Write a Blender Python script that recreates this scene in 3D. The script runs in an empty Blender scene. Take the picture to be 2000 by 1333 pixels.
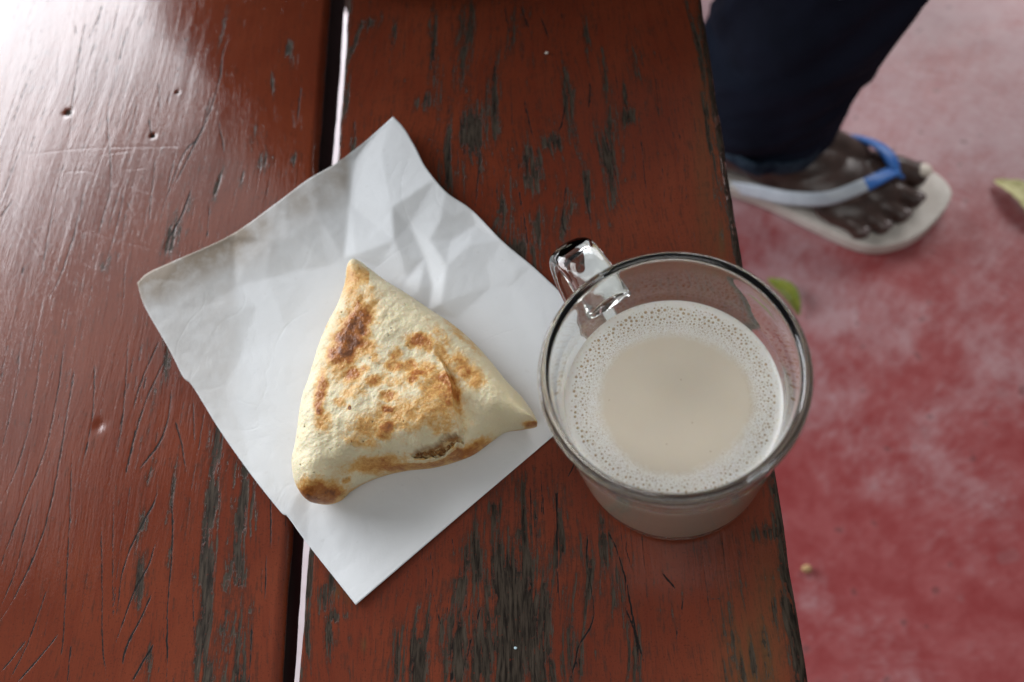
import bpy, bmesh, math, random
import numpy as np
from mathutils import Vector, Matrix
from mathutils.geometry import delaunay_2d_cdt

random.seed(7)
rng = np.random.default_rng(11)
scene = bpy.context.scene
COL = scene.collection

# ------------------------------------------------------------------ camera, light, exposure
T = 0.42                                   # height of the bench top above the floor (m)
F_PX = 1638.4                              # focal length in pixels of a 2000 px wide frame
CAM = np.array([0.0, 0.0, T + 0.33077])
_pitch, _yaw, _roll = 1.1228069, -0.3447019, -0.4062697
FW = np.array([math.sin(_yaw) * math.cos(_pitch), math.cos(_yaw) * math.cos(_pitch), -math.sin(_pitch)])
_r = np.array([math.cos(_yaw), -math.sin(_yaw), 0.0])
_u = np.cross(_r, FW)
RT = _r * math.cos(_roll) + _u * math.sin(_roll)
UP = -_r * math.sin(_roll) + _u * math.cos(_roll)

cd = bpy.data.cameras.new('camera')
cam = bpy.data.objects.new('camera', cd)
COL.objects.link(cam)
m = Matrix.Identity(4)
for i in range(3):
    m[i][0], m[i][1], m[i][2], m[i][3] = RT[i], UP[i], -FW[i], CAM[i]
cam.matrix_world = m
cd.sensor_width = 22.2
cd.lens = F_PX / 2000 * 22.2
cd.clip_start, cd.clip_end = 0.01, 100
cd.dof.use_dof = True
cd.dof.focus_distance = 0.325
cd.dof.aperture_fstop = 4.5
scene.camera = cam

w = bpy.data.worlds.new('World')
scene.world = w
w.use_nodes = True
w.node_tree.nodes['Background'].inputs[0].default_value = (0.93, 0.97, 1.0, 1)
w.node_tree.nodes['Background'].inputs[1].default_value = 0.14


def area_light(name, center, target, sx, sy, power, col):
    l = bpy.data.lights.new(name, 'AREA')
    l.shape = 'RECTANGLE'
    l.size, l.size_y, l.energy, l.color = sx, sy, power, col
    o = bpy.data.objects.new(name, l)
    COL.objects.link(o)
    o.location = center
    o.rotation_euler = (Vector(target) - Vector(center)).to_track_quat('-Z', 'Y').to_euler()
    return o


# daylight through the open side of the shaded terrace, behind and left of the bench
area_light('terrace_daylight', (-2.22, 2.07, 1.52), (-.1, .1, .9), 3.5, 1.65, 215, (0.93, 0.955, 1.0))
area_light('terrace_upper_daylight', (-2.1, 1.95, 2.95), (-.1, .1, .5), 3.2, 1.0, 12, (0.97, 0.99, 1.0))
# added soft fill lamp above and behind the camera, standing in for daylight
area_light('front_fill', (.0, -.95, 2.5), (0, .15, T), 1.7, 1.2, 14, (1.0, 0.985, 0.96))
# the terrace is open on the far right as well, less bright there
area_light('terrace_far_daylight', (1.7, 3.2, 2.3), (.2, .4, 0), 2.6, 1.6, 75, (1.0, 0.98, 0.98))

scene.view_settings.view_transform = 'Standard'
scene.view_settings.look = 'None'
scene.view_settings.exposure = 0.0
scene.view_settings.gamma = 1.0
scene.cycles.use_denoising = True
scene.cycles.max_bounces = 14
scene.cycles.transmission_bounces = 12


# ------------------------------------------------------------------ helpers
def on(px, py, z):
    """the point at height z seen at a place of the 2000x1333 photograph (numpy arrays allowed)"""
    px, py, z = np.broadcast_arrays(np.asarray(px, float), np.asarray(py, float), np.asarray(z, float))
    d = FW + ((px - 1000) / F_PX)[..., None] * RT + ((666.5 - py) / F_PX)[..., None] * UP
    t = (z - CAM[2]) / d[..., 2]
    return CAM + d * t[..., None]


def to_px(P):
    D = P - CAM
    z = D @ FW
    return 1000 + F_PX * (D @ RT) / z, 666.5 - F_PX * (D @ UP) / z


def _hash(ix, iy, seed):
    h = (ix.astype(np.int64) * 374761393 + iy.astype(np.int64) * 668265263 + seed * 1442695041) & 0xFFFFFFFF
    h = ((h ^ (h >> 13)) * 1274126177) & 0xFFFFFFFF
    return ((h ^ (h >> 16)) & 0xFFFFFF) / float(0xFFFFFF)


def vnoise(x, y, seed=0, octaves=1, gain=0.5):
    tot, amp, norm = 0.0, 1.0, 0.0
    for o in range(octaves):
        ix, iy = np.floor(x), np.floor(y)
        fx, fy = x - ix, y - iy
        fx = fx * fx * fx * (fx * (fx * 6 - 15) + 10)
        fy = fy * fy * fy * (fy * (fy * 6 - 15) + 10)
        a = _hash(ix, iy, seed + o * 17)
        b = _hash(ix + 1, iy, seed + o * 17)
        c = _hash(ix, iy + 1, seed + o * 17)
        d = _hash(ix + 1, iy + 1, seed + o * 17)
        tot = tot + amp * ((a * (1 - fx) + b * fx) * (1 - fy) + (c * (1 - fx) + d * fx) * fy)
        norm += amp
        amp *= gain
        x, y = x * 2.03 + 13.7, y * 2.03 + 5.1
    return tot / norm


def sstep(a, b, x):
    t = np.clip((x - a) / (b - a), 0, 1)
    return t * t * (3 - 2 * t)


def seg_dist(X, Y, poly):
    """distance of points to an open polyline"""
    best = np.full(X.shape, 1e9)
    for (x0, y0), (x1, y1) in zip(poly[:-1], poly[1:]):
        dx, dy = x1 - x0, y1 - y0
        t = np.clip(((X - x0) * dx + (Y - y0) * dy) / (dx * dx + dy * dy + 1e-12), 0, 1)
        best = np.minimum(best, np.hypot(X - x0 - t * dx, Y - y0 - t * dy))
    return best


def grid_mesh(name, V, nu, nv, wrap_u=False, wrap_v=False):
    """V: (nu*nv,3) row major in u then v; quads built with numpy"""
    iu = np.arange(nu if wrap_u else nu - 1)
    iv = np.arange(nv if wrap_v else nv - 1)
    A, B = np.meshgrid(iu, iv, indexing='ij')
    A2, B2 = (A + 1) % nu, (B + 1) % nv
    q = np.stack([A * nv + B, A2 * nv + B, A2 * nv + B2, A * nv + B2], -1).reshape(-1, 4)
    return raw_mesh(name, V, q)


def raw_mesh(name, V, q, tris=None):
    me = bpy.data.meshes.new(name)
    me.vertices.add(len(V))
    me.vertices.foreach_set('co', np.asarray(V, np.float32).ravel())
    n = len(q)
    k = q.shape[1]
    me.loops.add(n * k)
    me.loops.foreach_set('vertex_index', q.astype(np.int32).ravel())
    me.polygons.add(n)
    me.polygons.foreach_set('loop_start', np.arange(n, dtype=np.int32) * k)
    me.polygons.foreach_set('loop_total', np.full(n, k, np.int32))
    me.polygons.foreach_set('use_smooth', np.ones(n, bool))
    me.update(calc_edges=True)
    me.validate()
    return me


def attr(me, name, val):
    a = me.attributes.new(name, 'FLOAT', 'POINT')
    a.data.foreach_set('value', np.asarray(val, np.float32).ravel())


def obj(name, me, mat=None, parent=None):
    o = bpy.data.objects.new(name, me)
    COL.objects.link(o)
    if mat is not None:
        me.materials.clear()
        me.materials.append(mat)
    if parent is not None:
        o.parent = parent
    return o


def empty(name, loc=(0, 0, 0)):
    o = bpy.data.objects.new(name, None)
    o.empty_display_size = 0.02
    COL.objects.link(o)
    return o


def tag(o, label=None, cat=None, group=None, kind=None):
    for k, v_ in (('label', label), ('category', cat), ('group', group), ('kind', kind)):
        if v_:
            o[k] = v_
    return o


def bm_mesh(bm, name, smooth=True):
    bmesh.ops.recalc_face_normals(bm, faces=bm.faces)
    me = bpy.data.meshes.new(name)
    bm.to_mesh(me)
    bm.free()
    if smooth:
        me.polygons.foreach_set('use_smooth', np.ones(len(me.polygons), bool))
    return me


def catmull(P, n):
    P = np.asarray(P, float)
    Q = np.vstack([2 * P[0] - P[1], P, 2 * P[-1] - P[-2]])
    out = []
    for i in range(len(P) - 1):
        p0, p1, p2, p3 = Q[i:i + 4]
        for k in range(n):
            t = k / n
            out.append(0.5 * (2 * p1 + (p2 - p0) * t + (2 * p0 - 5 * p1 + 4 * p2 - p3) * t * t
                              + (3 * p1 - p0 - 3 * p2 + p3) * t ** 3))
    out.append(P[-1])
    return np.array(out)


def catmull_closed(P, n):
    P = np.asarray(P, float)
    L = len(P)
    out = []
    for i in range(L):
        p0, p1, p2, p3 = P[i - 1], P[i], P[(i + 1) % L], P[(i + 2) % L]
        for k in range(n):
            t = k / n
            out.append(0.5 * (2 * p1 + (p2 - p0) * t + (2 * p0 - 5 * p1 + 4 * p2 - p3) * t * t
                              + (3 * p1 - p0 - 3 * p2 + p3) * t ** 3))
    return np.array(out)


# node helper -------------------------------------------------------
class NT:
    def __init__(self, name):
        self.m = bpy.data.materials.new(name)
        self.m.use_nodes = True
        self.t = self.m.node_tree
        self.b = self.t.nodes['Principled BSDF']
        self.out = self.t.nodes['Material Output']

    def n(self, typ, **kw):
        nd = self.t.nodes.new(typ)
        for k, v_ in kw.items():
            setattr(nd, k, v_)
        return nd

    def link(self, a, b):
        self.t.links.new(a, b)

    def put(self, sock, v_):
        if isinstance(v_, bpy.types.NodeSocket):
            self.link(v_, sock)
        elif isinstance(v_, (tuple, list)) and len(v_) == 3 and sock.type == 'RGBA':
            sock.default_value = (*v_, 1)
        else:
            sock.default_value = v_

    def attr(self, name):
        return self.n('ShaderNodeAttribute', attribute_name=name).outputs['Fac']

    def pos(self):
        return self.n('ShaderNodeTexCoord').outputs['Object']

    def xyz(self, v_):
        s = self.n('ShaderNodeSeparateXYZ')
        self.link(v_, s.inputs[0])
        return s.outputs

    def comb(self, x, y, z=0.0):
        c = self.n('ShaderNodeCombineXYZ')
        for i, q in enumerate((x, y, z)):
            self.put(c.inputs[i], q)
        return c.outputs[0]

    def math(self, op, a, b=0.0, c=0.0, clamp=False):
        nd = self.n('ShaderNodeMath', operation=op, use_clamp=clamp)
        for i, q in enumerate((a, b, c)):
            self.put(nd.inputs[i], q)
        return nd.outputs[0]

    def noise(self, vec, scale, detail=3, rough=0.55, dist=0.0):
        nd = self.n('ShaderNodeTexNoise')
        if vec is not None:
            self.link(vec, nd.inputs['Vector'])
        nd.inputs['Scale'].default_value = scale
        nd.inputs['Detail'].default_value = detail
        nd.inputs['Roughness'].default_value = rough
        nd.inputs['Distortion'].default_value = dist
        return nd.outputs['Fac']

    def voronoi(self, vec, scale, feature='F1'):
        nd = self.n('ShaderNodeTexVoronoi', feature=feature)
        if vec is not None:
            self.link(vec, nd.inputs['Vector'])
        nd.inputs['Scale'].default_value = scale
        return nd.outputs['Distance']

    def step(self, a, b, x, lo=0.0, hi=1.0):
        nd = self.n('ShaderNodeMapRange', interpolation_type='SMOOTHSTEP')
        for i, q in enumerate((x, a, b, lo, hi)):
            self.put(nd.inputs[i], q)
        return nd.outputs[0]

    def mix(self, f, a, b):
        nd = self.n('ShaderNodeMix', data_type='RGBA')
        self.put(nd.inputs[0], f)
        self.put(nd.inputs[6], a)
        self.put(nd.inputs[7], b)
        return nd.outputs[2]

    def bump(self, h, dist, strength=1.0, normal=None):
        nd = self.n('ShaderNodeBump')
        nd.inputs['Strength'].default_value = strength
        nd.inputs['Distance'].default_value = dist
        self.link(h, nd.inputs['Height'])
        if normal is not None:
            self.link(normal, nd.inputs['Normal'])
        return nd.outputs[0]

    def set(self, **kw):
        for k, v_ in kw.items():
            self.put(self.b.inputs[k.replace('_', ' ')], v_)
        return self.m


# ------------------------------------------------------------------ materials
def mat_wood():
    t = NT('painted_wood')
    chip, crack, gu, tone, scuff = t.attr('chip'), t.attr('crack'), t.attr('gu'), t.attr('tone'), t.attr('scuff')
    P = t.xyz(t.pos())
    grain = t.comb(gu, t.math('MULTIPLY', P[1], 0.09), 0.0)
    g1 = t.noise(grain, 900, 4, 0.65)
    g2 = t.noise(grain, 240, 3, 0.6)
    iso = t.noise(t.pos(), 420, 3, 0.6)
    c = t.math('ADD', chip, t.math('MULTIPLY', t.math('SUBTRACT', g1, 0.5), 1.9))
    c = t.math('ADD', c, t.math('MULTIPLY', t.math('SUBTRACT', iso, 0.5), 0.7))
    chipm = t.step(0.47, 0.56, c)
    k = t.math('ADD', crack, t.math('MULTIPLY', t.math('SUBTRACT', iso, 0.5), 0.3))
    crackm = t.step(0.78, 0.92, k)
    big = t.noise(t.pos(), 14, 3, 0.6)
    paint = t.mix(t.step(0.3, 0.7, big), (0.168, 0.037, 0.0165), (0.130, 0.026, 0.0120))
    paint = t.mix(t.math('MULTIPLY', t.step(0.45, 0.75, g2), 0.35), paint, (0.11, 0.018, 0.009))
    # thin, rubbed film where the wood starts to show through
    paint = t.mix(t.math('MULTIPLY', t.step(0.06, 0.48, c), 0.8), paint, (0.066, 0.024, 0.015))
    paint = t.mix(t.step(0.60, 0.68, t.noise(t.pos(), 1300, 2, 0.5), 0, 0.45), paint, (0.05, 0.014, 0.009))
    paint = t.mix(t.math('MULTIPLY', tone, 0.8), paint, (0.10, 0.055, 0.022))
    wood = t.mix(t.step(0.35, 0.68, g1), (0.012, 0.009, 0.007), (0.064, 0.049, 0.036))
    fleck = t.step(0.70, 0.74, t.noise(t.pos(), 700, 1, 0.5))
    wood = t.mix(t.math('MULTIPLY', fleck, 0.6), wood, (0.11, 0.022, 0.012))
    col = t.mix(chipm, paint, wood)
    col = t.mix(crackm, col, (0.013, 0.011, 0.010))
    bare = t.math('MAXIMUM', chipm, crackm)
    dull = t.attr('dull')
    rough = t.mix(bare, t.mix(dull, t.mix(t.noise(t.pos(), 60, 3, 0.6), (0.05, 0.05, 0.05), (0.13, 0.13, 0.13)), t.mix(t.noise(t.pos(), 60, 3, 0.6), (0.15, 0.15, 0.15), (0.25, 0.25, 0.25))), (0.7, 0.7, 0.7))
    h = t.math('MULTIPLY', g1, 0.5)
    h = t.math('ADD', h, t.math('MULTIPLY', g2, 0.45))
    h = t.math('ADD', h, t.math('MULTIPLY', iso, 0.22))
    h = t.math('SUBTRACT', h, t.math('MULTIPLY', chipm, 0.5))
    h = t.math('SUBTRACT', h, t.math('MULTIPLY', crackm, 0.22))
    h = t.math('SUBTRACT', h, t.math('MULTIPLY', scuff, 0.24))
    nrm = t.bump(h, 0.00019, 0.9)
    t.set(Base_Color=col, Roughness=rough, Normal=nrm)
    t.put(t.b.inputs['Specular IOR Level'], t.math('MULTIPLY', t.math('MULTIPLY_ADD', bare, -0.45, 0.55), t.math('MULTIPLY_ADD', dull, -0.35, 1.0)))
    return t.m


def mat_floor():
    t = NT('worn_red_floor')
    P = t.xyz(t.pos())
    n1 = t.noise(t.pos(), 9, 5, 0.62, 0.4)
    n2 = t.noise(t.pos(), 38, 4, 0.65)
    n3 = t.noise(t.pos(), 150, 3, 0.6)
    # paler farther back and to the left: brighter light there put into colour
    light_bias = t.math('ADD', t.math('MULTIPLY', t.step(0.0, 0.75, P[1]), 0.30), t.step(-0.12, -0.30, P[0], 0.0, 0.42))
    wv = t.math('ADD', t.math('ADD', t.math('MULTIPLY', n1, 0.85), t.math('MULTIPLY', n2, 0.2)), light_bias)
    wear_light = t.math('MULTIPLY', t.step(0.50, 0.94, t.math('ADD', wv, t.math('MULTIPLY', t.math('SUBTRACT', n3, 0.5), 0.3))), 0.95)
    red = t.mix(t.step(0.3, 0.7, n2), (0.29, 0.042, 0.043), (0.36, 0.088, 0.090))
    cem = t.mix(n2, (0.40, 0.22, 0.235), (0.52, 0.37, 0.39))
    cem = t.mix(t.step(-0.12, -0.3, P[0]), cem, (0.72, 0.62, 0.64))  # cement paler on the left, the bright daylight there put into its colour
    col = t.mix(wear_light, red, cem)
    spot = t.step(0.66, 0.74, t.noise(t.pos(), 30, 2, 0.5))
    col = t.mix(t.math('MULTIPLY', spot, 0.15), col, (0.28, 0.24, 0.25))
    dark = t.step(0.70, 0.76, t.noise(t.pos(), 75, 1, 0.5))
    col = t.mix(t.math('MULTIPLY', dark, 0.5), col, (0.12, 0.04, 0.04))
    t.set(Base_Color=col, Roughness=t.step(0.2, 0.8, n1, 0.30, 0.5), Normal=t.bump(t.math('ADD', n2, t.math('MULTIPLY', n3, 0.4)), 0.0012, 0.5))
    return t.m


def mat_paper():
    t = NT('white_paper')
    stain_shade = t.attr('stain_shade')
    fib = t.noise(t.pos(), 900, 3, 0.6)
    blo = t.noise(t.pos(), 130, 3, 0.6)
    s = t.math('MULTIPLY', stain_shade, t.step(0.25, 0.65, blo, 0.55, 1.0))
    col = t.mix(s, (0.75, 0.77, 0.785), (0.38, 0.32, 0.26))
    col = t.mix(t.step(0.72, 0.78, t.noise(t.pos(), 330, 1, 0.5), 0, 0.25), col, (0.6, 0.6, 0.6))
    t.set(Base_Color=col, Roughness=0.62, Normal=t.bump(t.math('ADD', t.math('ADD', fib, t.math('MULTIPLY', blo, 2.0)), t.math('ADD', t.math('MULTIPLY', t.noise(t.pos(), 55, 4, 0.7, 1.5), 3.0), t.step(0.0, 0.035, t.math('ABSOLUTE', t.math('SUBTRACT', t.noise(t.pos(), 26, 1, 0.5, 0.8), 0.5)), -0.7, 0.0))), 0.00008, 0.7))
    t.put(t.b.inputs['Specular IOR Level'], 0.35)
    tr = t.n('ShaderNodeBsdfTranslucent')
    t.put(tr.inputs[0], col)
    mx = t.n('ShaderNodeMixShader')
    mx.inputs[0].default_value = 0.14
    t.link(t.b.outputs[0], mx.inputs[1])
    t.link(tr.outputs[0], mx.inputs[2])
    t.link(mx.outputs[0], t.out.inputs[0])
    return t.m


def mat_dough():
    t = NT('baked_dough')
    br, fill = t.attr('brown'), t.attr('fill')
    n1 = t.noise(t.pos(), 260, 4, 0.65)
    n2 = t.noise(t.pos(), 900, 3, 0.6)
    pale = t.mix(t.noise(t.pos(), 45, 3, 0.55), (0.69, 0.60, 0.37), (0.78, 0.71, 0.52))
    pale = t.mix(t.step(0.55, 0.7, n2, 0, 0.35), pale, (0.80, 0.76, 0.62))
    b = t.math('ADD', br, t.math('MULTIPLY', t.math('SUBTRACT', n1, 0.5), 0.62))
    b = t.math('ADD', b, t.math('MULTIPLY', t.math('SUBTRACT', n2, 0.5), 0.5))
    col = t.mix(t.step(0.06, 0.50, b, 0, 0.92), pale, (0.66, 0.36, 0.09))
    col = t.mix(t.step(0.36, 0.82, b), col, (0.40, 0.14, 0.025))
    col = t.mix(t.step(0.78, 1.15, b), col, (0.17, 0.055, 0.014))
    fc = t.mix(t.step(0.4, 0.6, n1), (0.62, 0.45, 0.23), (0.32, 0.15, 0.05))
    col = t.mix(fill, col, fc)
    t.set(Base_Color=col, Roughness=t.step(0.2, 0.7, b, 0.62, 0.42),
          Normal=t.bump(t.math('ADD', n1, t.math('MULTIPLY', n2, 0.9)), 0.0005, 0.75))
    t.put(t.b.inputs['Subsurface Weight'], 0.35)
    t.put(t.b.inputs['Subsurface Radius'], (1.0, 0.6, 0.3))
    t.put(t.b.inputs['Subsurface Scale'], 0.003)
    t.put(t.b.inputs['Specular IOR Level'], 0.4)
    return t.m


def mat_glass(name='clear_glass', wavy=0.12):
    t = NT(name)
    t.set(Base_Color=(0.97, 0.985, 0.975), Roughness=0.015, IOR=1.5)
    t.put(t.b.inputs['Transmission Weight'], 1.0)
    n = t.noise(t.pos(), 70, 2, 0.5)
    if wavy:
        t.set(Normal=t.bump(n, 0.0006, wavy))
    return t.m


def mat_tea():
    t = NT('milk_tea')
    foam = t.attr('foam')
    v1 = t.voronoi(t.pos(), 1500)
    v2 = t.voronoi(t.pos(), 900)
    big = t.noise(t.pos(), 60, 3, 0.6)
    f = t.step(0.10, 0.95, t.math('ADD', foam, t.math('MULTIPLY', t.math('SUBTRACT', v1, 0.35), t.step(0.03, 0.3, foam, 0.0, 0.35))))
    tea = t.mix(big, (0.70, 0.61, 0.485), (0.74, 0.66, 0.54))
    fo = t.mix(t.step(0.12, 0.30, v2), (0.70, 0.62, 0.50), (0.86, 0.835, 0.78))
    col = t.mix(f, tea, fo)
    h = t.math('MULTIPLY', f, t.math('SUBTRACT', 1.0, v2))
    t.set(Base_Color=col, Roughness=t.step(0, 1, f, 0.12, 0.35), Normal=t.bump(h, 0.00025, 0.5))
    t.put(t.b.inputs['Subsurface Weight'], 0.3)
    t.put(t.b.inputs['Subsurface Radius'], (1.0, 0.75, 0.5))
    t.put(t.b.inputs['Subsurface Scale'], 0.002)
    return t.m


def simple(name, col, rough=0.5, spec=0.5, var=None, vscale=60, bump=0.0, bscale=300, sss=0.0):
    t = NT(name)
    c = col if var is None else t.mix(t.step(0.3, 0.7, t.noise(t.pos(), vscale, 4, 0.6)), col, var)
    t.set(Base_Color=c, Roughness=rough)
    t.put(t.b.inputs['Specular IOR Level'], spec)
    if bump:
        t.set(Normal=t.bump(t.noise(t.pos(), bscale, 4, 0.6), bump, 0.6))
    if sss:
        t.put(t.b.inputs['Subsurface Weight'], sss)
        t.put(t.b.inputs['Subsurface Radius'], (1.0, 0.5, 0.3))
        t.put(t.b.inputs['Subsurface Scale'], 0.003)
    return t.m


M_WOOD, M_FLOOR, M_PAPER, M_DOUGH, M_GLASS, M_TEA = mat_wood(), mat_floor(), mat_paper(), mat_dough(), mat_glass(), mat_tea()
M_BARE = simple('rough_timber', (0.06, 0.035, 0.025), 0.7, 0.3, (0.10, 0.03, 0.02), 40, 0.0005)


def mat_denim():
    t = NT('dark_denim')
    P = t.pos()
    n = t.noise(P, 25, 4, 0.6)
    wv = t.noise(P, 1400, 2, 0.5)
    col = t.mix(n, (0.005, 0.007, 0.012), (0.015, 0.021, 0.040))
    t.set(Base_Color=col, Roughness=0.85, Normal=t.bump(wv, 0.0004, 0.5))
    t.put(t.b.inputs['Specular IOR Level'], 0.06)
    return t.m


M_DENIM = mat_denim()
M_HEM = simple('faded_denim_hem', (0.012, 0.024, 0.042), 0.85, 0.1, (0.035, 0.062, 0.09), 90)
M_SHIRT = simple('dark_cloth', (0.010, 0.009, 0.009), 0.9, 0.1)
M_SKIN = simple('dark_skin', (0.044, 0.023, 0.017), 0.34, 0.55, (0.074, 0.041, 0.032), 60, 0.0003, 260, 0.1)
M_NAIL = simple('toenail', (0.10, 0.068, 0.064), 0.25, 0.6, (0.14, 0.098, 0.092), 120)
M_NAIL_PALE = simple('pale_toenail', (0.74, 0.66, 0.56), 0.4, 0.5)
M_SOLE = simple('cream_rubber', (0.74, 0.69, 0.63), 0.6, 0.35, (0.64, 0.58, 0.52), 70, 0.0006, 500)
M_SOLE_EDGE = simple('cream_rubber_edge', (0.50, 0.44, 0.39), 0.6, 0.35, (0.38, 0.32, 0.28), 60, 0.0006, 400)
M_BLUE = simple('blue_rubber', (0.035, 0.15, 0.50), 0.35, 0.5, (0.05, 0.20, 0.58), 80)
M_WHITE_STRAP = simple('pale_rubber', (0.55, 0.60, 0.65), 0.35, 0.5, (0.45, 0.5, 0.56), 80)

# ------------------------------------------------------------------ floor
nx, ny = 121, 121
gx = np.linspace(-1, 1, nx)
gx = np.sign(gx) * np.abs(gx) ** 2.2 * 6
X, Y = np.meshgrid(gx, gx + 0.4, indexing='ij')
Z = -0.0012 * vnoise(X * 3, Y * 3, 4, 3)
fl = obj('floor', grid_mesh('floor', np.stack([X, Y, Z], -1).reshape(-1, 3), nx, ny), M_FLOOR)
tag(fl, kind='structure')

# ------------------------------------------------------------------ bench
bench = empty('bench')
tag(bench, 'worn red-brown painted wooden bench of two wide planks', 'bench')

# cracks of the wood, drawn where the photograph shows them (pixels of the photograph)
def c4(*p): return [(x * .4202, y * .4202) for x, y in p]
def c6(*p): return [(x * .5124, 650 + y * .5124) for x, y in p]
def c7(*p): return [(600 + x * .5, 850 + y * .5) for x, y in p]
def c8(*p): return [(620 + x * .42, y * .42) for x, y in p]

HERO_CRACKS = [  # polyline, width mm
    (c4((400, 80), (370, 250), (335, 490), (330, 560), (310, 720)), .8),
    (c4((450, 180), (420, 260)), .5), (c4((345, 100), (355, 160)), .6),
    (c4((1085, 150), (1040, 230), (1020, 370), (960, 560), (900, 680), (830, 820), (790, 900)), 1.2),
    (c4((1000, 380), (930, 620), (850, 720), (760, 960), (740, 1020)), .8),
    (c4((1015, 560), (1045, 720)), 1.0), (c4((1400, 400), (1380, 580)), 1.0), (c4((735, 380), (745, 540)), .6),
    (c4((690, 550), (705, 640)), 1.3), (c4((640, 480), (600, 640)), .6), (c4((580, 470), (540, 600)), .6),
    (c4((890, 870), (850, 990), (790, 1100), (780, 1170)), 1.6),
    (c4((510, 430), (500, 560), (515, 850), (480, 1000), (430, 1200)), .8),
    (c4((400, 850), (340, 1100), (280, 1280), (220, 1400)), .8),
    (c4((90, 700), (30, 860), (0, 920)), .9), (c4((60, 930), (0, 1010)), .7), (c4((310, 700), (250, 950), (180, 1330)), .6),
    (c4((580, 860), (540, 1060), (470, 1290)), .7), (c4((720, 740), (690, 1050)), .7), (c4((975, 940), (960, 1120)), .8),
    (c4((820, 700), (770, 900)), .6), (c4((450, 300), (440, 420), (390, 560)), .5), (c4((270, 250), (260, 430)), .5),
    (c4((640, 20), (560, 250), (500, 520)), .5), (c4((700, 0), (640, 160)), .5), (c4((480, 20), (410, 190)), .5),
    (c6((250, 0), (215, 250), (170, 450), (90, 650), (40, 780), (0, 900)), .9),
    (c6((290, 100), (240, 400), (200, 620), (150, 800), (60, 1000), (0, 1100)), 1.0),
    (c6((165, 0), (130, 250), (100, 400), (50, 550), (0, 650)), .7), (c6((80, 0), (60, 200), (0, 480)), .6),
    (c6((360, 100), (355, 290), (320, 500)), .9), (c6((275, 450), (265, 700), (255, 900), (245, 1100), (220, 1340)), .8),
    (c6((385, 720), (390, 1000), (390, 1200), (410, 1340)), .9), (c6((430, 1100), (450, 880), (480, 700)), .5),
    (c6((600, 560), (590, 640), (520, 770), (470, 900), (440, 1100)), 1.2), (c6((600, 780), (560, 900), (510, 990), (440, 1180)), 1.1),
    (c6((585, 980), (540, 1080), (480, 1200), (460, 1290)), 1.5), (c6((655, 200), (640, 330), (600, 430), (530, 520)), 1.3),
    (c6((640, 80), (560, 250), (500, 440), (475, 560)), 1.3), (c6((655, 560), (655, 850), (640, 1000), (635, 1340)), 1.3),
    (c6((665, 330), (690, 420), (710, 530)), 1.1), (c6((490, 0), (470, 300), (440, 480)), .8), (c6((610, 20), (540, 180), (500, 320)), 1.1),
    (c6((1030, 600), (1035, 830)), 1.3), (c6((1015, 850), (1010, 1030)), .9), (c6((220, 1150), (140, 1250), (60, 1340)), .8),
    (c6((190, 950), (110, 1170), (30, 1340)), .8), (c6((270, 1180), (255, 1340)), 1.1), (c6((100, 1170), (0, 1300)), .7),
    (c6((590, 1180), (540, 1260), (500, 1340)), 1.4), (c6((125, 650), (60, 900), (0, 1050)), .6), (c6((735, 250), (740, 420)), .6),
    (c6((430, 620), (430, 1100)), .6), (c6((735, 1000), (740, 1180)), .7), (c6((960, 1100), (950, 1340)), .9),
    (c7((480, 430), (490, 560), (500, 660), (540, 790)), 1.0), (c7((460, 450), (470, 640), (520, 760)), .7),
    (c7((980, 150), (975, 420), (985, 700)), .9), (c7((1160, 350), (1200, 430), (1240, 550), (1290, 800), (1340, 966)), 1.5),
    (c7((1110, 330), (1090, 480), (1120, 700), (1060, 830), (1030, 966)), 1.6), (c7((1240, 430), (1280, 560)), .9),
    (c7((400, 500), (360, 660)), .8), (c7((330, 620), (300, 740)), .5), (c7((1390, 540), (1440, 600)), 1.0),
    (c7((1540, 430), (1570, 660), (1610, 800)), 1.1), (c7((1570, 640), (1650, 640)), .8), (c7((1100, 0), (1000, 200)), .6),
    (c7((910, 120), (930, 380)), .9), (c7((870, 180), (880, 420)), 1.1), (c7((1220, 620), (1280, 780), (1300, 966)), 1.0),
    (c7((690, 640), (640, 800), (600, 966)), .8), (c7((560, 380), (580, 480)), .7), (c7((1470, 640), (1440, 800)), .6),
    (c8((540, 160), (545, 360)), 1.0), (c8((640, 330), (660, 520), (690, 740)), .8), (c8((830, 270), (800, 480)), 1.0),
    (c8((1170, 370), (1140, 560), (1110, 640)), 1.4), (c8((960, 470), (1020, 700), (1030, 740)), 1.0), (c8((1330, 600), (1400, 860), (1440, 980)), 1.2),
    (c8((1240, 680), (1250, 900), (1280, 1080)), .8), (c8((920, 830), (960, 1000), (980, 1180)), 1.2), (c8((1160, 820), (1140, 1040), (1180, 1100)), 1.3),
    (c8((760, 660), (740, 900), (720, 1020)), 1.0), (c8((1270, 380), (1260, 520)), 1.0), (c8((700, 20), (640, 190)), .8),
    (c8((940, 20), (1010, 200)), 1.2), (c8((1030, 60), (1080, 190)), 1.2), (c8((870, 30), (900, 180)), .8), (c8((1420, 430), (1450, 540)), 1.5),
    (c8((860, 880), (870, 1100), (900, 1240)), 1.0), (c8((620, 650), (600, 800)), .9), (c8((1090, 620), (1060, 700)), 1.0),
]
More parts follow.
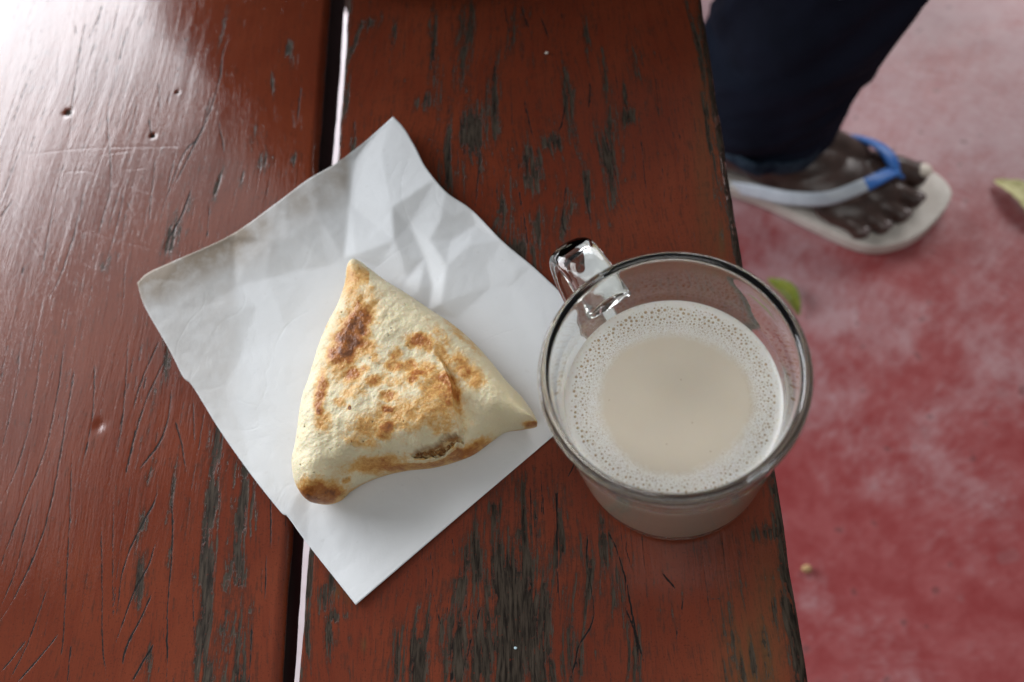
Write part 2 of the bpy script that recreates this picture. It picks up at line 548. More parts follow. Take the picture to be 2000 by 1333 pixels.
# where the paint is gone: centre, half length along and across the grain in pixels, weight
CHIPS = [
    (425, 860, 60, 13, .95), (418, 990, 60, 14, .9), (408, 1110, 75, 15, .95), (405, 1230, 90, 15, 1.0), (402, 1330, 60, 16, 1.0),
    (474, 905, 45, 12, .85), (477, 1000, 60, 16, .95), (466, 1110, 70, 16, .95), (464, 1230, 80, 20, 1.0), (460, 1330, 60, 20, 1.0),
    (290, 925, 30, 9, .75), (280, 1015, 35, 8, .7), (275, 1130, 45, 9, .8), (320, 700, 45, 9, .8), (300, 775, 30, 8, .65), (285, 860, 25, 6, .6),
    (355, 700, 25, 6, .6), (335, 960, 40, 6, .6), (288, 1290, 30, 8, .7), (268, 1060, 25, 6, .6), (330, 1100, 40, 5, .55), (365, 1010, 30, 5, .5),
    (340, 455, 34, 15, 1.0), (330, 480, 20, 10, .9), (372, 400, 30, 5, .7), (560, 95, 13, 12, 1.0), (568, 125, 18, 6, .75), (575, 310, 12, 11, .95),
    (500, 265, 20, 10, .6), (530, 165, 18, 7, .6), (510, 320, 20, 10, .62), (470, 350, 16, 6, .6), (435, 60, 35, 6, .6), (425, 360, 25, 5, .6), (205, 525, 14, 7, .7),
    (1020, 1040, 50, 40, .75), (1000, 1120, 70, 42, .95), (1020, 1210, 70, 50, 1.05), (990, 1300, 70, 60, 1.05), (930, 1090, 45, 30, .75),
    (900, 1150, 40, 22, .7), (890, 1260, 70, 26, .85), (1060, 1300, 60, 25, .8), (780, 1270, 55, 18, .9), (815, 1300, 60, 14, .9), (835, 1230, 35, 10, .7),
    (1010, 960, 40, 30, .6), (960, 1000, 40, 20, .65), (1185, 1060, 45, 12, .85), (1150, 1130, 60, 14, .8), (1120, 1270, 60, 16, .75), (1200, 1150, 50, 10, .7),
    (1090, 1060, 60, 14, .8), (1075, 960, 40, 14, .6), (1240, 1280, 60, 12, .6), (1300, 1200, 40, 12, .5), (1420, 1230, 60, 14, .6), (1380, 1010, 30, 10, .4),
    (603, 1100, 60, 9, 1.0), (632, 1165, 25, 14, .75), (650, 1140, 14, 9, .7), (640, 1240, 35, 6, .7), (600, 1240, 30, 6, .7), (655, 1205, 8, 14, .7),
    (922, 262, 45, 28, .85), (1036, 330, 35, 26, .85), (1086, 278, 15, 22, .75), (826, 196, 14, 15, .95), (1229, 228, 15, 16, .9), (1222, 190, 20, 6, .7),
    (905, 90, 70, 22, .72), (845, 80, 50, 10, .7), (960, 190, 70, 14, .7), (1010, 60, 60, 18, .66), (1120, 220, 60, 14, .65), (1190, 300, 80, 22, .72), (1110, 400, 60, 16, .7),
    (720, 45, 10, 22, .7), (770, 60, 16, 6, .65), (1150, 60, 40, 12, .55), (880, 330, 60, 20, .66), (980, 420, 60, 16, .66), (1240, 130, 40, 14, .6), (1180, 150, 50, 10, .6),
    (1016, 500, 40, 24, .8), (1050, 440, 40, 16, .66), (860, 160, 40, 14, .6), (1150, 360, 50, 14, .66), (690, 270, 30, 7, .8), (675, 200, 30, 6, .7), (690, 90, 30, 6, .7),
    (1372, 110, 90, 10, .8), (1385, 250, 70, 9, .7), (1400, 350, 60, 10, .6), (1425, 450, 30, 7, .65), (1520, 960, 50, 7, .95), (1535, 1050, 40, 8, .9), (1500, 1040, 16, 22, .75),
    (1545, 1130, 60, 9, 1.0), (1556, 1230, 60, 9, 1.0), (1562, 1310, 60, 10, 1.0), (1450, 1150, 60, 9, .55), (1480, 1280, 60, 14, .6), (1440, 1310, 40, 20, .62), (1540, 1200, 40, 14, .6),
]
NAILS = [(132, 220, 2.2, .95), (193, 832, 3.0, 0.0), (298, 265, 1.4, .9), (346, 180, 1.0, .9)]
SCUFFS = [c4((130, 755), (210, 800), (290, 885)), c4((90, 800), (170, 850), (215, 905)), c4((70, 865), (150, 930), (300, 1030), (450, 1090), (720, 1160)),
          c4((40, 910), (130, 1000), (190, 1050)), c4((30, 970), (130, 1080), (190, 1180)), c4((210, 985), (330, 1060), (560, 1110)),
          c4((120, 720), (400, 690), (830, 680)), c4((500, 560), (500, 760)), c4((320, 1195), (460, 1250)), c4((340, 1270), (400, 1330)),
          c4((510, 860), (580, 930), (620, 1000)), c4((60, 1060), (170, 1190)), c4((300, 800), (420, 800), (540, 860)), c4((490, 945), (600, 1010), (640, 1090)),
          c4((10, 690), (130, 720)), c4((470, 720), (620, 700)), c4((580, 790), (680, 780)), c4((600, 860), (700, 900))]
TONES = [(1470, 1290, 90, 45, .9), (1500, 1180, 90, 30, .5), (1380, 300, 200, 18, .5), (680, 1150, 16, 6, 1.0), (660, 1155, 10, 8, .8), (710, 1260, 8, 4, .9), (1410, 470, 40, 12, .7)]


def grain_warp(x, y, side):
    if side == 'l':
        k = sstep(-.17, -.36, x)
        return (0.010 * (vnoise(x * 9, y * 5.5, 31, 2) - .5) * 2 + 0.0035 * (vnoise(x * 28, y * 16, 32, 2) - .5) * 2)
    return 0.006 * (vnoise(x * 9, y * 5.0, 41, 2) - .5) * 2 + 0.004 * (vnoise(x * 30, y * 17, 42, 2) - .5) * 2


def plank(x0, x1, side, thick, rnd_l, rnd_r, cham_l, cham_r, y_a=-0.95, y_b=1.05):
    step = 0.00046
    ys = np.concatenate([np.linspace(y_a, -0.03, 40)[:-1], np.arange(-0.03, 0.47, step), np.linspace(0.47, y_b, 45)])
    # closed profile, counter-clockwise seen from -y: bottom left > left side > top > right side
    prof = [(x0 + cham_l, -thick), (x0 + .0004, -thick + cham_l * 1.1 + .0005), (x0, -thick + cham_l * 1.2 + .002)]
    for a in np.linspace(0, math.pi / 2, 9):
        prof.append((x0 + rnd_l - rnd_l * math.cos(a), -rnd_l + rnd_l * math.sin(a)))
    n_top = int((x1 - x0 - rnd_l - rnd_r) / step)
    tops = np.linspace(x0 + rnd_l, x1 - rnd_r, n_top)
    prof += [(q, 0.0) for q in tops[1:-1]]
    for a in np.linspace(math.pi / 2, 0, 9):
        prof.append((x1 - rnd_r + rnd_r * math.cos(a), -rnd_r + rnd_r * math.sin(a)))
    prof += [(x1, -thick + cham_r * 1.2 + .002), (x1 - .0004, -thick + cham_r * 1.1 + .0005), (x1 - cham_r, -thick)]
    prof = np.array(prof)
    nu, nv = len(prof), len(ys)
    PX, YY = np.meshgrid(prof[:, 0], ys, indexing='ij')
    PZ = np.repeat(prof[:, 1][:, None], nv, 1)
    # uneven edges and a slightly hollowed, brushed top
    edge_l = np.exp(-((PX - x0) / .006) ** 2)
    edge_r = np.exp(-((PX - x1) / .006) ** 2)
    PX = PX + edge_l * .0009 * (vnoise(YY * 60, YY * 0 + PZ * 80, 5, 3) - .5) + edge_r * .0011 * (vnoise(YY * 45, YY * 0 + PZ * 80, 6, 3) - .5)
    if side == 'l':                         # the gap widens away from the viewer, the plank's near edge is thinner
        sl = np.clip(YY / .37, 0, 1.3)
        wt = sstep(x1 - .012, x1 - .004, PX)
        PX = PX - .0040 * sl * wt
        PZ[-3:] *= (.66 + .42 * np.clip(sl[-3:], 0, 1))
    gu = PX + grain_warp(PX, YY, side)
    top = (PZ > -.0035).astype(float)
    px, py = to_px(np.stack([PX, YY, np.full_like(PX, T)], -1).reshape(-1, 3))
    px, py = px.reshape(PX.shape), py.reshape(PX.shape)

    # chips --------------------------------------------------------
    chip = np.zeros_like(PX)
    for cx, cy, la, lb, wt in CHIPS:
        c = on(cx, cy, T)
        if not (x0 - .01 < c[0] < x1 + .01):
            continue
        a = on(cx + (cx - 927) / (cy + 3017) * la, cy + la, T) - c
        half, wid = np.hypot(a[0], a[1]), lb / 4.6 / 1000
        dx, dy = (gu - (c[0] + grain_warp(c[0:1], c[1:2], side)[0])), YY - c[1]
        q = (dx / wid) ** 2 + (dy / half) ** 2
        chip = np.maximum(chip, wt * np.exp(-0.5 * q))
    streak = vnoise(gu * 420, YY * 26, 51 if side == 'l' else 52, 4, .62)
    blot = vnoise(gu * 60, YY * 14, 53 if side == 'l' else 57, 3, .6)
    rag = vnoise(gu * 900, YY * 130, 63, 3, .6)
    base = (.0 if side == 'l' else .30) + (.25 if side == 'l' else .55) * (blot - .5)
    chip = chip * (.60 + 1.3 * (streak - .30)) + 0.55 * (streak - .62) * (chip > .1) + base * .5 * streak + .22 * (rag - .5) * sstep(.12, .4, chip)
    rub = vnoise(YY * 70, PX * 300, 66, 3)
    if side == 'r':
        chip = np.maximum(chip, np.exp(-((PX - x1 + .001) / .0035) ** 2) * (.25 + .75 * rub))
        chip = np.maximum(chip, np.exp(-((PX - x0 - .0005) / .0022) ** 2) * (.15 + .8 * rub))
    for cx, cy, rad, dark in NAILS:
        c = on(cx, cy, T)
        d = np.hypot(PX - c[0], YY - c[1]) * 1000
        PZ = PZ - top * (.0011 if dark else .0005) * np.exp(-(d / rad) ** 2)
        chip = np.maximum(chip, dark * np.exp(-(d / rad) ** 4))

    # cracks -------------------------------------------------------
    crack = np.zeros_like(PX)
    yi0, dxm = -0.03, (tops[1] - tops[0])
    i_off = 3 + 9 - 1                      # index of the first flat top column
    j_off = int(np.argmin(np.abs(ys - yi0)))

    def splat(field, pts, width_mm, amp=1.0, brk=0.0):
        P = []
        for a, b in zip(pts[:-1], pts[1:]):
            n = max(2, int(np.hypot(*(b - a)) / .0003))
            P.append(a + (b - a) * np.linspace(0, 1, n, endpoint=False)[:, None])
        P = np.vstack(P)
        s = np.linspace(0, 1, len(P))
        tap = np.clip(np.minimum(s, 1 - s) * 7, .25, 1)
        wob = .75 + .6 * (vnoise(P[:, 1] * 300, P[:, 0] * 300 + 3.3, 71, 2) - .3)
        wd = width_mm / 1000 * (tap * wob - .28 * (1 - tap))
        wd = wd - brk * .0003 * sstep(.42, .6, vnoise(P[:, 1] * 130 + 7, P[:, 0] * 130, 75, 2))
        P = P + np.stack([.0006 * (vnoise(P[:, 1] * 220, P[:, 0] * 60, 72, 2) - .5), P[:, 0] * 0], -1)
        fi = (P[:, 0] - tops[0]) / dxm + i_off
        fj = (P[:, 1] - yi0) / step + j_off
        R = 4
        ci, cj = np.round(fi).astype(int), np.round(fj).astype(int)
        for di in range(-R, R + 1):
            for dj in range(-1, 2):
                ii, jj = ci + di, cj + dj
                ok = (ii >= 2) & (ii < nu - 2) & (jj >= 0) & (jj < nv)
                d = np.hypot((ii - fi) * dxm, (jj - fj) * step * .5)
                val = np.clip(1 - (d - wd) / .0009, 0, 1) - (1 - amp) * .25
                np.maximum.at(field, (ii[ok], jj[ok]), val[ok])

    for poly, wd in HERO_CRACKS:
        W = np.array([on(a, b, T)[:2] for a, b in poly])
        if x0 - .01 < W[:, 0].mean() < x1 + .01:
            splat(crack, catmull(W, 5), wd * (.24 if side == 'l' else .20), 1.0, .25 if side == 'l' else .6)
    n_rand = 460 if side == 'l' else 420
    r2 = np.random.default_rng(5 if side == 'l' else 9)
    for _ in range(n_rand):
        uu, ya = r2.uniform(x0, x1), r2.uniform(-.03, .44)
        ln = r2.uniform(.006, .05) * (1.6 if side == 'l' else .8)
        yy = np.linspace(ya, ya + ln, 9)
        xx = uu - grain_warp(np.full(9, uu), yy, side)
        splat(crack, np.stack([xx, yy], -1), r2.uniform(.02, .12) if side == 'r' else r2.uniform(-.02, .09), r2.uniform(.55, 1.0), .5)
    scuff = np.zeros_like(PX)
    if side == 'l':
        for s_ in SCUFFS:
            W = np.array([on(a, b, T)[:2] for a, b in s_])
            splat(scuff, catmull(W, 6), .08, .9, .8)
    side_shade = sstep(-.0022, -.0042, PZ)          # sides of the planks near black, the gap's shade put into colour
    chip = np.maximum(chip, side_shade)
    crack = np.maximum(crack, side_shade * 1.3)
    tone = np.zeros_like(PX)
    for cx, cy, la, lb, wt in TONES:
        tone = np.maximum(tone, wt * np.exp(-.5 * (((px - cx) / lb) ** 2 + ((py - cy) / la) ** 2)) * (.3 + streak))

    # relief -------------------------------------------------------
    und = vnoise(gu * 55, YY * 7, 81, 3)
    fine = vnoise(gu * 500, YY * 30, 82, 2)
    PZ = PZ - top * (.00026 * und + .00003 * fine + .00008 * np.clip(crack - .5, 0, 1) + .00012 * sstep(.4, .65, chip))
    V = np.stack([PX, YY, PZ + T], -1).reshape(-1, 3)
    me = grid_mesh('plank', V, nu, nv, wrap_u=True)
    # end caps
    bmv = []
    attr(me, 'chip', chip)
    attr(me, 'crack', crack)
    attr(me, 'gu', gu)
    attr(me, 'tone', tone)
    attr(me, 'dull', np.full_like(tone, 1.0 if side == 'r' else 0.0))
    attr(me, 'scuff', scuff)
    return obj('plank', me, M_WOOD, bench)


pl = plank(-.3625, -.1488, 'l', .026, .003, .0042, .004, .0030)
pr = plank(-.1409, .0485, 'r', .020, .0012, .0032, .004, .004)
pl['label'] = 'glossy plank with long cracks'
pr['label'] = 'plank worn through to grey wood'


def box_mesh(name, c, s, bev=.004):
    bm = bmesh.new()
    bmesh.ops.create_cube(bm, size=1.0)
    for v_ in bm.verts:
        v_.co = Vector((c[0] + v_.co.x * s[0], c[1] + v_.co.y * s[1], c[2] + v_.co.z * s[2]))
    bmesh.ops.bevel(bm, geom=list(bm.edges), offset=bev, segments=2, affect='EDGES')
    return bm_mesh(bm, name, False)


for y in (-.72, .80):
    obj('cross_beam', box_mesh('cross_beam', (-.157, y, T - .0465), (.36, .06, .04)), M_BARE, bench)
    obj('unseen_end_board', box_mesh('unseen_end_board', (-.157, y, (T - .067) / 2), (.31, .032, T - .067)), M_BARE, bench)  # unseen supports; the far one is solid and placed to shade the floor

# ------------------------------------------------------------------ paper
TIN = [  # photograph x, y, height above the planks in mm
    (768, 228, 7), (800, 270, 7), (830, 325, 6.5), (870, 375, 6), (920, 410, 3.5), (980, 470, 2.2), (1040, 520, 1.6), (1100, 575, 1.2), (1165, 645, 1.0),
    (1230, 722, .8), (1150, 790, .8), (1075, 855, .8), (1000, 920, .8), (900, 1005, .8), (800, 1092, 1.0), (695, 1182, 1.8), (650, 1125, 1.2),
    (600, 1062, 1.2), (560, 1010, 2.2), (490, 925, 2.2), (430, 840, 2.6), (375, 755, 4.2), (330, 680, 6), (285, 600, 9), (268, 550, 11), (340, 510, 10),
    (450, 460, 7), (540, 395, 8), (615, 345, 7), (655, 320, 5.5), (693, 300, 2.6), (683, 400, 1.4), (672, 505, 1.0), (850, 350, 7), (765, 405, 5.5), (695, 497, 2.4),
    (745, 300, 5.2), (800, 440, 2.0), (860, 430, 4.0), (770, 470, 3.6), (830, 505, .9), (872, 520, 3.2), (795, 545, 1.2), (862, 592, 2.8), (892, 622, .8), (915, 480, 3.0),
    (880, 470, 1.8), (960, 560, 1.0), (1000, 600, .8), (930, 640, .8), (840, 470, 3.0), (815, 470, 1.2), (785, 505, 2.6), (740, 520, 1.0), (820, 560, 2.4), (845, 560, 1.0), (835, 610, .9),
    (455, 475, 5.2), (462, 560, 1.6), (470, 700, .9), (475, 840, .9), (400, 600, 4.6), (395, 700, 3.2), (435, 760, 1.6), (578, 462, 5.2), (576, 530, 1.4), (520, 545, 2.6), (500, 600, 1.0), (620, 420, 4.8),
    (640, 520, 1.0), (560, 640, .7), (540, 800, .7), (620, 900, .6), (700, 1000, .6), (800, 900, .6), (900, 800, .6), (620, 650, .6), (700, 600, .6), (760, 650, .6), (600, 1000, .8),
    (720, 1100, 1.0), (650, 1040, .8), (1050, 700, .8), (980, 760, .7), (530, 470, 5.8), (480, 520, 4.0), (870, 700, .6), (1010, 530, 1.8), (1000, 560, 1.0), (930, 440, 1.4), (1060, 620, 1.3), (950, 520, 1.6),
    (560, 720, 1.1), (520, 880, 1.0), (600, 560, 1.2), (840, 1010, 1.2), (770, 1040, .7), (700, 1090, .8)]
AB = [(768, 228), (715, 275), (655, 320), (600, 352), (540, 397), (450, 460), (340, 510), (290, 533), (268, 553)]
BC = [(268, 553), (283, 600), (330, 682), (358, 737), (377, 756), (430, 842), (490, 927), (548, 1000), (562, 1010), (600, 1062), (695, 1182)]
DC = [(1232, 718), (1150, 792), (1075, 857), (900, 1006), (695, 1182)]
AD = [(768, 228), (790, 252), (812, 290), (832, 328), (872, 376), (922, 411), (982, 472), (1044, 524), (1100, 577), (1165, 645), (1232, 718)]


def resample(poly, n):
    P = catmull(np.array(poly, float), 8)
    s = np.r_[0, np.cumsum(np.hypot(*np.diff(P, axis=0).T))]
    q = np.linspace(0, s[-1], n)
    return np.stack([np.interp(q, s, P[:, 0]), np.interp(q, s, P[:, 1])], -1)


NA, NB = 210, 260
eAB, eDC = resample(AB, NA), resample(DC, NA)      # u along AB
eAD, eBC = resample(AD, NB), resample(BC, NB)      # v along AD
u = np.linspace(0, 1, NA)[:, None, None]
v = np.linspace(0, 1, NB)[None, :, None]
PX_ = ((1 - v) * eAB[:, None] + v * eDC[:, None] + (1 - u) * eAD[None] + u * eBC[None]
       - ((1 - u) * (1 - v) * eAB[0] + u * (1 - v) * eAB[-1] + (1 - u) * v * eDC[0] + u * v * eDC[-1]))
qx, qy = PX_[..., 0].copy(), PX_[..., 1].copy()
pts = [Vector((a, b)) for a, b, c in TIN]
tv, te, tf, ov, oe, of = delaunay_2d_cdt(pts + [Vector((0, -300)), Vector((2200, 500)), Vector((700, 2000)), Vector((-300, 500))], [], [], 0, 1e-4)
tz = []
for k in range(len(tv)):
    src = ov[k][0]
    tz.append(TIN[src][2] if src < len(TIN) else [7, .8, 1.8, 11][src - len(TIN)])
hz = np.zeros(qx.shape)
for tri in tf:
    (ax, ay), (bx, by), (cx, cy) = [tv[i] for i in tri]
    den = (by - cy) * (ax - cx) + (cx - bx) * (ay - cy)
    if abs(den) < 1e-6:
        continue
    l1 = ((by - cy) * (qx - cx) + (cx - bx) * (qy - cy)) / den
    l2 = ((cy - ay) * (qx - cx) + (ax - cx) * (qy - cy)) / den
    l3 = 1 - l1 - l2
    ins = (l1 >= -1e-4) & (l2 >= -1e-4) & (l3 >= -1e-4)
    hz[ins] = (l1 * tz[tri[0]] + l2 * tz[tri[1]] + l3 * tz[tri[2]])[ins]
for _ in range(3):
    p_ = np.pad(hz, 1, mode='edge')
    hz = .4 * hz + .15 * (p_[2:, 1:-1] + p_[:-2, 1:-1] + p_[1:-1, 2:] + p_[1:-1, :-2])
hz = hz + .5 * (vnoise(qx / 60, qy / 60, 91, 3) - .5) * sstep(.5, 2.5, hz) + .12 * (vnoise(qx / 22, qy / 22, 92, 2))
W = on(qx, qy, T + np.maximum(hz, .35) / 1000)
me = grid_mesh('paper_sheet', W.reshape(-1, 3), NA, NB)
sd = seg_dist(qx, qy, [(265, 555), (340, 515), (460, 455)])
stain_shade = np.exp(-(sd / 62) ** 2) * 1.15
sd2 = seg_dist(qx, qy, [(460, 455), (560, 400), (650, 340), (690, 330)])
stain_shade = np.maximum(stain_shade, .78 * np.exp(-(sd2 / 50) ** 2) * (.4 + vnoise(qx / 50, qy / 50, 95, 2)))
stain_shade = np.maximum(stain_shade, .30 * sstep(480, 440, qx) * sstep(950, 700, qy))  # shade of the upturned left flap put into the colour
stain_shade *= sstep(690, 672, qx)
attr(me, 'stain_shade', stain_shade)
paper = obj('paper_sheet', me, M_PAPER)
sm = paper.modifiers.new('thickness', 'SOLIDIFY')
sm.thickness, sm.offset = .00012, 0
tag(paper, 'creased white sheet of paper lying under the pastry across the bench gap', 'paper')

# ------------------------------------------------------------------ pastry
OUT = [(700, 515), (688, 523), (681, 540), (677, 568), (667, 603), (647, 642), (628, 685), (612, 740), (597, 786), (589, 833), (583, 876), (577, 905), (579, 938),
       (590, 964), (607, 981), (636, 984), (661, 975), (680, 958), (706, 942), (745, 927), (792, 917), (839, 912), (885, 900), (924, 884), (956, 860), (983, 842),
       (1014, 837), (1046, 830), (1046, 816), (1022, 779), (991, 747), (963, 712), (932, 677), (893, 642), (846, 611), (800, 580), (761, 556), (725, 529), (712, 519)]
zo = []
for (a, b) in OUT:                          # the outline is widest low on the near side, higher on the far side
    zo.append(.0095 if b > 830 and a > 640 else .0125)
zo = np.array(zo)
for _ in range(3):
    zo = (np.roll(zo, 1) + zo + np.roll(zo, -1)) / 3
OW = np.array([on(a, b, T + z) for (a, b), z in zip(OUT, zo)])
OW = catmull_closed(OW, 28)
NANG = len(OW)
cen = on(775, 785, T + .011)[:2]
NR = 300
tt = np.linspace(0, 1, NR) ** .85
GX = cen[0] + (OW[:, 0] - cen[0])[:, None] * tt
GY = cen[1] + (OW[:, 1] - cen[1])[:, None] * tt
EQ = .0112 + ((OW[:, 2] - T) - .0112)[:, None] * tt[None, :] ** 3
loop = [tuple(p) for p in OW[::6, :2]]
loop.append(loop[0])
D = seg_dist(GX.ravel(), GY.ravel(), loop).reshape(GX.shape)
D *= (tt < 1)
_bl = OW[::2, :2]
_ds = np.hypot(*(np.roll(_bl, -1, 0) - np.roll(_bl, 1, 0)).T) / 2
_sm = np.empty(GX.size)
_gx, _gy = GX.ravel(), GY.ravel()
for i0 in range(0, GX.size, 20000):
    d2 = (_gx[i0:i0 + 20000, None] - _bl[:, 0]) ** 2 + (_gy[i0:i0 + 20000, None] - _bl[:, 1]) ** 2 + 1e-9
    _sm[i0:i0 + 20000] = (2 / math.pi * (_ds / (d2 * d2)).sum(1)) ** (-1 / 3)
_sm = _sm.reshape(GX.shape)
_bw = sstep(.0012, .003, D)
D = D * (1 - _bw) + _sm * _bw
R_ = .0190
q = np.clip(D / R_, 0, 1)
dome = np.sqrt(np.clip(1 - (1 - q) ** 2.3, 0, 1))
sx, sy = to_px(np.stack([GX, GY, T + EQ + .018 * dome], -1).reshape(-1, 3))
sx, sy = sx.reshape(GX.shape), sy.reshape(GX.shape)
Hh = .0178 * (1 + .0 * dome)
top = EQ + Hh * dome
lump = (vnoise(GX * 90, GY * 90, 101, 3) - .5)
top += dome * (.0026 * lump + .0009 * (vnoise(GX * 240, GY * 240, 102, 3) - .5) + .00025 * (vnoise(GX * 800, GY * 800, 103, 2) - .5))


def g(cx, cy, a, b=None, ang=0.0):
    b = b or a
    c, s = math.cos(ang), math.sin(ang)
    x_, y_ = (sx - cx) * c + (sy - cy) * s, -(sx - cx) * s + (sy - cy) * c
    return np.exp(-.5 * ((x_ / a) ** 2 + (y_ / b) ** 2))


# folds: a hollow right of the flap, a valley before the right-hand tip, the pinched lower-left corner
top -= .0030 * g(925, 790, 34, 70, -.35)
top -= .0022 * g(800, 690, 50, 24, .7)
top += .0016 * g(720, 780, 60, 40) + .0018 * g(830, 800, 45, 45)
top -= .0030 * g(660, 935, 16, 40, .55) + .0015 * g(720, 905, 60, 9, -.12)
top += .0016 * g(612, 950, 14, 26)
top -= .0022 * g(985, 815, 20, 40, .6)
# the flap's free edge: a real step down to the layer beneath
flap = [(840, 672), (864, 708), (882, 748), (887, 795), (899, 838), (896, 872)]
fd = seg_dist(sx, sy, flap)
side = np.zeros_like(sx)
fx = np.interp(sy, [p[1] for p in flap], [p[0] for p in flap])
right = sstep(-2.5, 2.5, sx - fx)
along = sstep(672, 735, sy) * sstep(905, 880, sy)
top -= (.0040 + .0022 * sstep(750, 800, sy)) * right * np.exp(-np.clip(sx - fx, 0, None) / 26) * along
top += .0010 * (1 - right) * np.exp(-np.clip(fx - sx, 0, None) / 18) * along
# the torn opening with the filling inside, and its thin lower lip
tear = [(804, 890), (835, 884), (862, 876), (888, 858)]
td = seg_dist(sx, sy, tear)
tw = np.interp(sx, [800, 825, 845, 870, 892], [4, 11, 12, 15, 10]) + 11 * (vnoise(sx / 7, sy / 7, 111, 3) - .5)
hole = sstep(1.15, .75, td / tw)
top -= .0044 * hole
lip = [(799, 902), (830, 903), (862, 897), (890, 877), (899, 862)]
ld = seg_dist(sx, sy, lip)
top += (.0012 + .0016 * (vnoise(sx / 12, sy / 12, 112, 2) - .4)) * np.exp(-(ld / 5.0) ** 2)
bot = EQ - np.minimum(dome * .017, EQ - .0012 + 0 * EQ)
bot = np.maximum(bot, .00125)
brown = np.zeros_like(sx)
SPOTS = [  # x, y, a, b, angle, strength
    (686, 655, 20, 52, .42, 1.0), (700, 612, 12, 26, .1, .75), (662, 695, 18, 20, .5, .85), (704, 672, 22, 18, 0, .6), (626, 770, 8, 34, .12, .72), (632, 825, 14, 16, 0, .45), (625, 800, 6, 12, 0, .8),
    (818, 662, 20, 10, .1, .82), (800, 668, 10, 8, 0, .55), (836, 672, 8, 12, 0, .5), (770, 690, 9, 12, 0, .55), (690, 735, 18, 12, 0, .72), (733, 745, 14, 8, 0, .62), (714, 722, 6, 7, 0, .5), (690, 768, 20, 12, 0, .4),
    (770, 714, 16, 10, 0, .6), (796, 712, 14, 10, 0, .6), (812, 726, 11, 8, 0, 1.0), (806, 742, 9, 7, 0, .75), (845, 728, 30, 14, .5, .55), (868, 738, 16, 12, .6, .85), (880, 770, 12, 26, .1, .7), (852, 765, 26, 22, 0, .52),
    (760, 775, 12, 9, 0, .62), (758, 800, 8, 7, 0, .8), (757, 838, 11, 11, 0, .95), (750, 852, 16, 8, 0, .6), (725, 835, 34, 22, 0, .45), (790, 815, 60, 26, -.1, .42), (845, 800, 40, 30, 0, .42), (860, 832, 26, 14, 0, .40), (705, 860, 30, 12, .2, .4),
    (905, 715, 22, 14, .9, .6), (925, 735, 18, 14, .6, .5), (860, 690, 26, 10, .9, .45), (895, 700, 16, 10, .9, .4), (940, 742, 10, 8, 0, .4), (665, 785, 8, 7, 0, .5), (684, 798, 4, 4, 0, .6), (688, 570, 14, 24, .1, .38), (723, 567, 8, 7, 0, .3),
    (735, 905, 50, 11, -.12, .55), (770, 912, 40, 10, -.1, .62), (838, 907, 40, 9, -.2, .66), (905, 885, 36, 14, -.35, .75), (935, 868, 20, 12, -.4, .6), (625, 965, 34, 18, -.05, .9), (630, 950, 26, 8, -.1, .6), (605, 960, 16, 18, 0, .6),
    (672, 935, 8, 6, 0, .5), (1040, 830, 14, 6, 0, .7), (860, 655, 24, 10, .8, .3), (900, 650, 40, 8, .8, .32), (640, 620, 5, 30, .4, .3), (776, 740, 30, 20, 0, .32), (730, 700, 10, 8, 0, .4), (830, 770, 14, 12, 0, .3)]
wx = sx + 10 * (vnoise(sx / 16, sy / 16, 121, 3) - .5)
wy = sy + 10 * (vnoise(sx / 16, sy / 16, 122, 3) - .5)
osx, osy = sx, sy
sx, sy = wx, wy
for cx, cy, a, b, an, st in SPOTS:
    brown = np.maximum(brown, st * np.clip(g(cx, cy, a * 1.02, b * 1.02, an) * 1.28, 0, 1))
sx, sy = osx, osy
brown = brown * (.62 + .75 * vnoise(sx / 12, sy / 12, 123, 3))
brown = np.maximum(brown, .5 * np.exp(-((osy - 540) / 30) ** 2) * sstep(.0, .004, D) * (osx < 720))
brown *= (1 - hole)
brown = np.where(np.exp(-(ld / 4) ** 2) > .5, brown * .35, brown)
brown = np.maximum(brown, 1.1 * ((np.hypot(sx - 685, sy - 799) < 4)))
NV = NANG * NR
Vt = np.stack([GX, GY, T + top], -1).reshape(-1, 3)
nb = 60
ib = np.linspace(0, NR - 1, nb).astype(int)
Vb = np.stack([GX[:, ib], GY[:, ib], T + bot[:, ib]], -1)
# outermost ring is shared: the top sheet followed inwards by the bottom sheet
full = np.concatenate([Vt.reshape(NANG, NR, 3), Vb[:, ::-1][:, 1:]], 1)
me = grid_mesh('stuffed_pastry', full.reshape(-1, 3), NANG, full.shape[1], wrap_u=True)
attr(me, 'brown', np.concatenate([brown, np.full((NANG, nb - 1), .4)], 1))
attr(me, 'fill', np.concatenate([hole, np.zeros((NANG, nb - 1))], 1))
pastry = empty('stuffed_pastry')
tag(pastry, 'triangular pan-browned stuffed pastry with a small tear, on white paper', 'pastry')
obj('dough', me, M_DOUGH, pastry)
# bits of filling showing in the tear
M_FILL = simple('filling', (0.36, 0.18, 0.055), 0.6, 0.25, (0.13, 0.05, 0.018), 400, .0006, 900)
bm = bmesh.new()
for k in range(26):
    a = k / 25
    cx, cy = np.interp(a, [0, .35, .7, 1], [812, 836, 862, 884]), np.interp(a, [0, .35, .7, 1], [885, 881, 876, 863])
    i = np.argmin((sx - cx - random.uniform(-4, 4)) ** 2 + (sy - cy - random.uniform(-4, 4)) ** 2)
    c = Vt[i]
    mm = Matrix.Translation(c) @ Matrix.Rotation(random.uniform(0, 6), 4, (random.random(), random.random(), 1)) @ Matrix.Diagonal((random.uniform(.7, 1.6), random.uniform(.5, .9), random.uniform(.4, .8), 1))
    bmesh.ops.create_icosphere(bm, subdivisions=2, radius=.0009, matrix=mm)
f_ = obj('filling', bm_mesh(bm, 'filling'), M_FILL, pastry)
f_['label'] = 'brown filling showing through the tear'

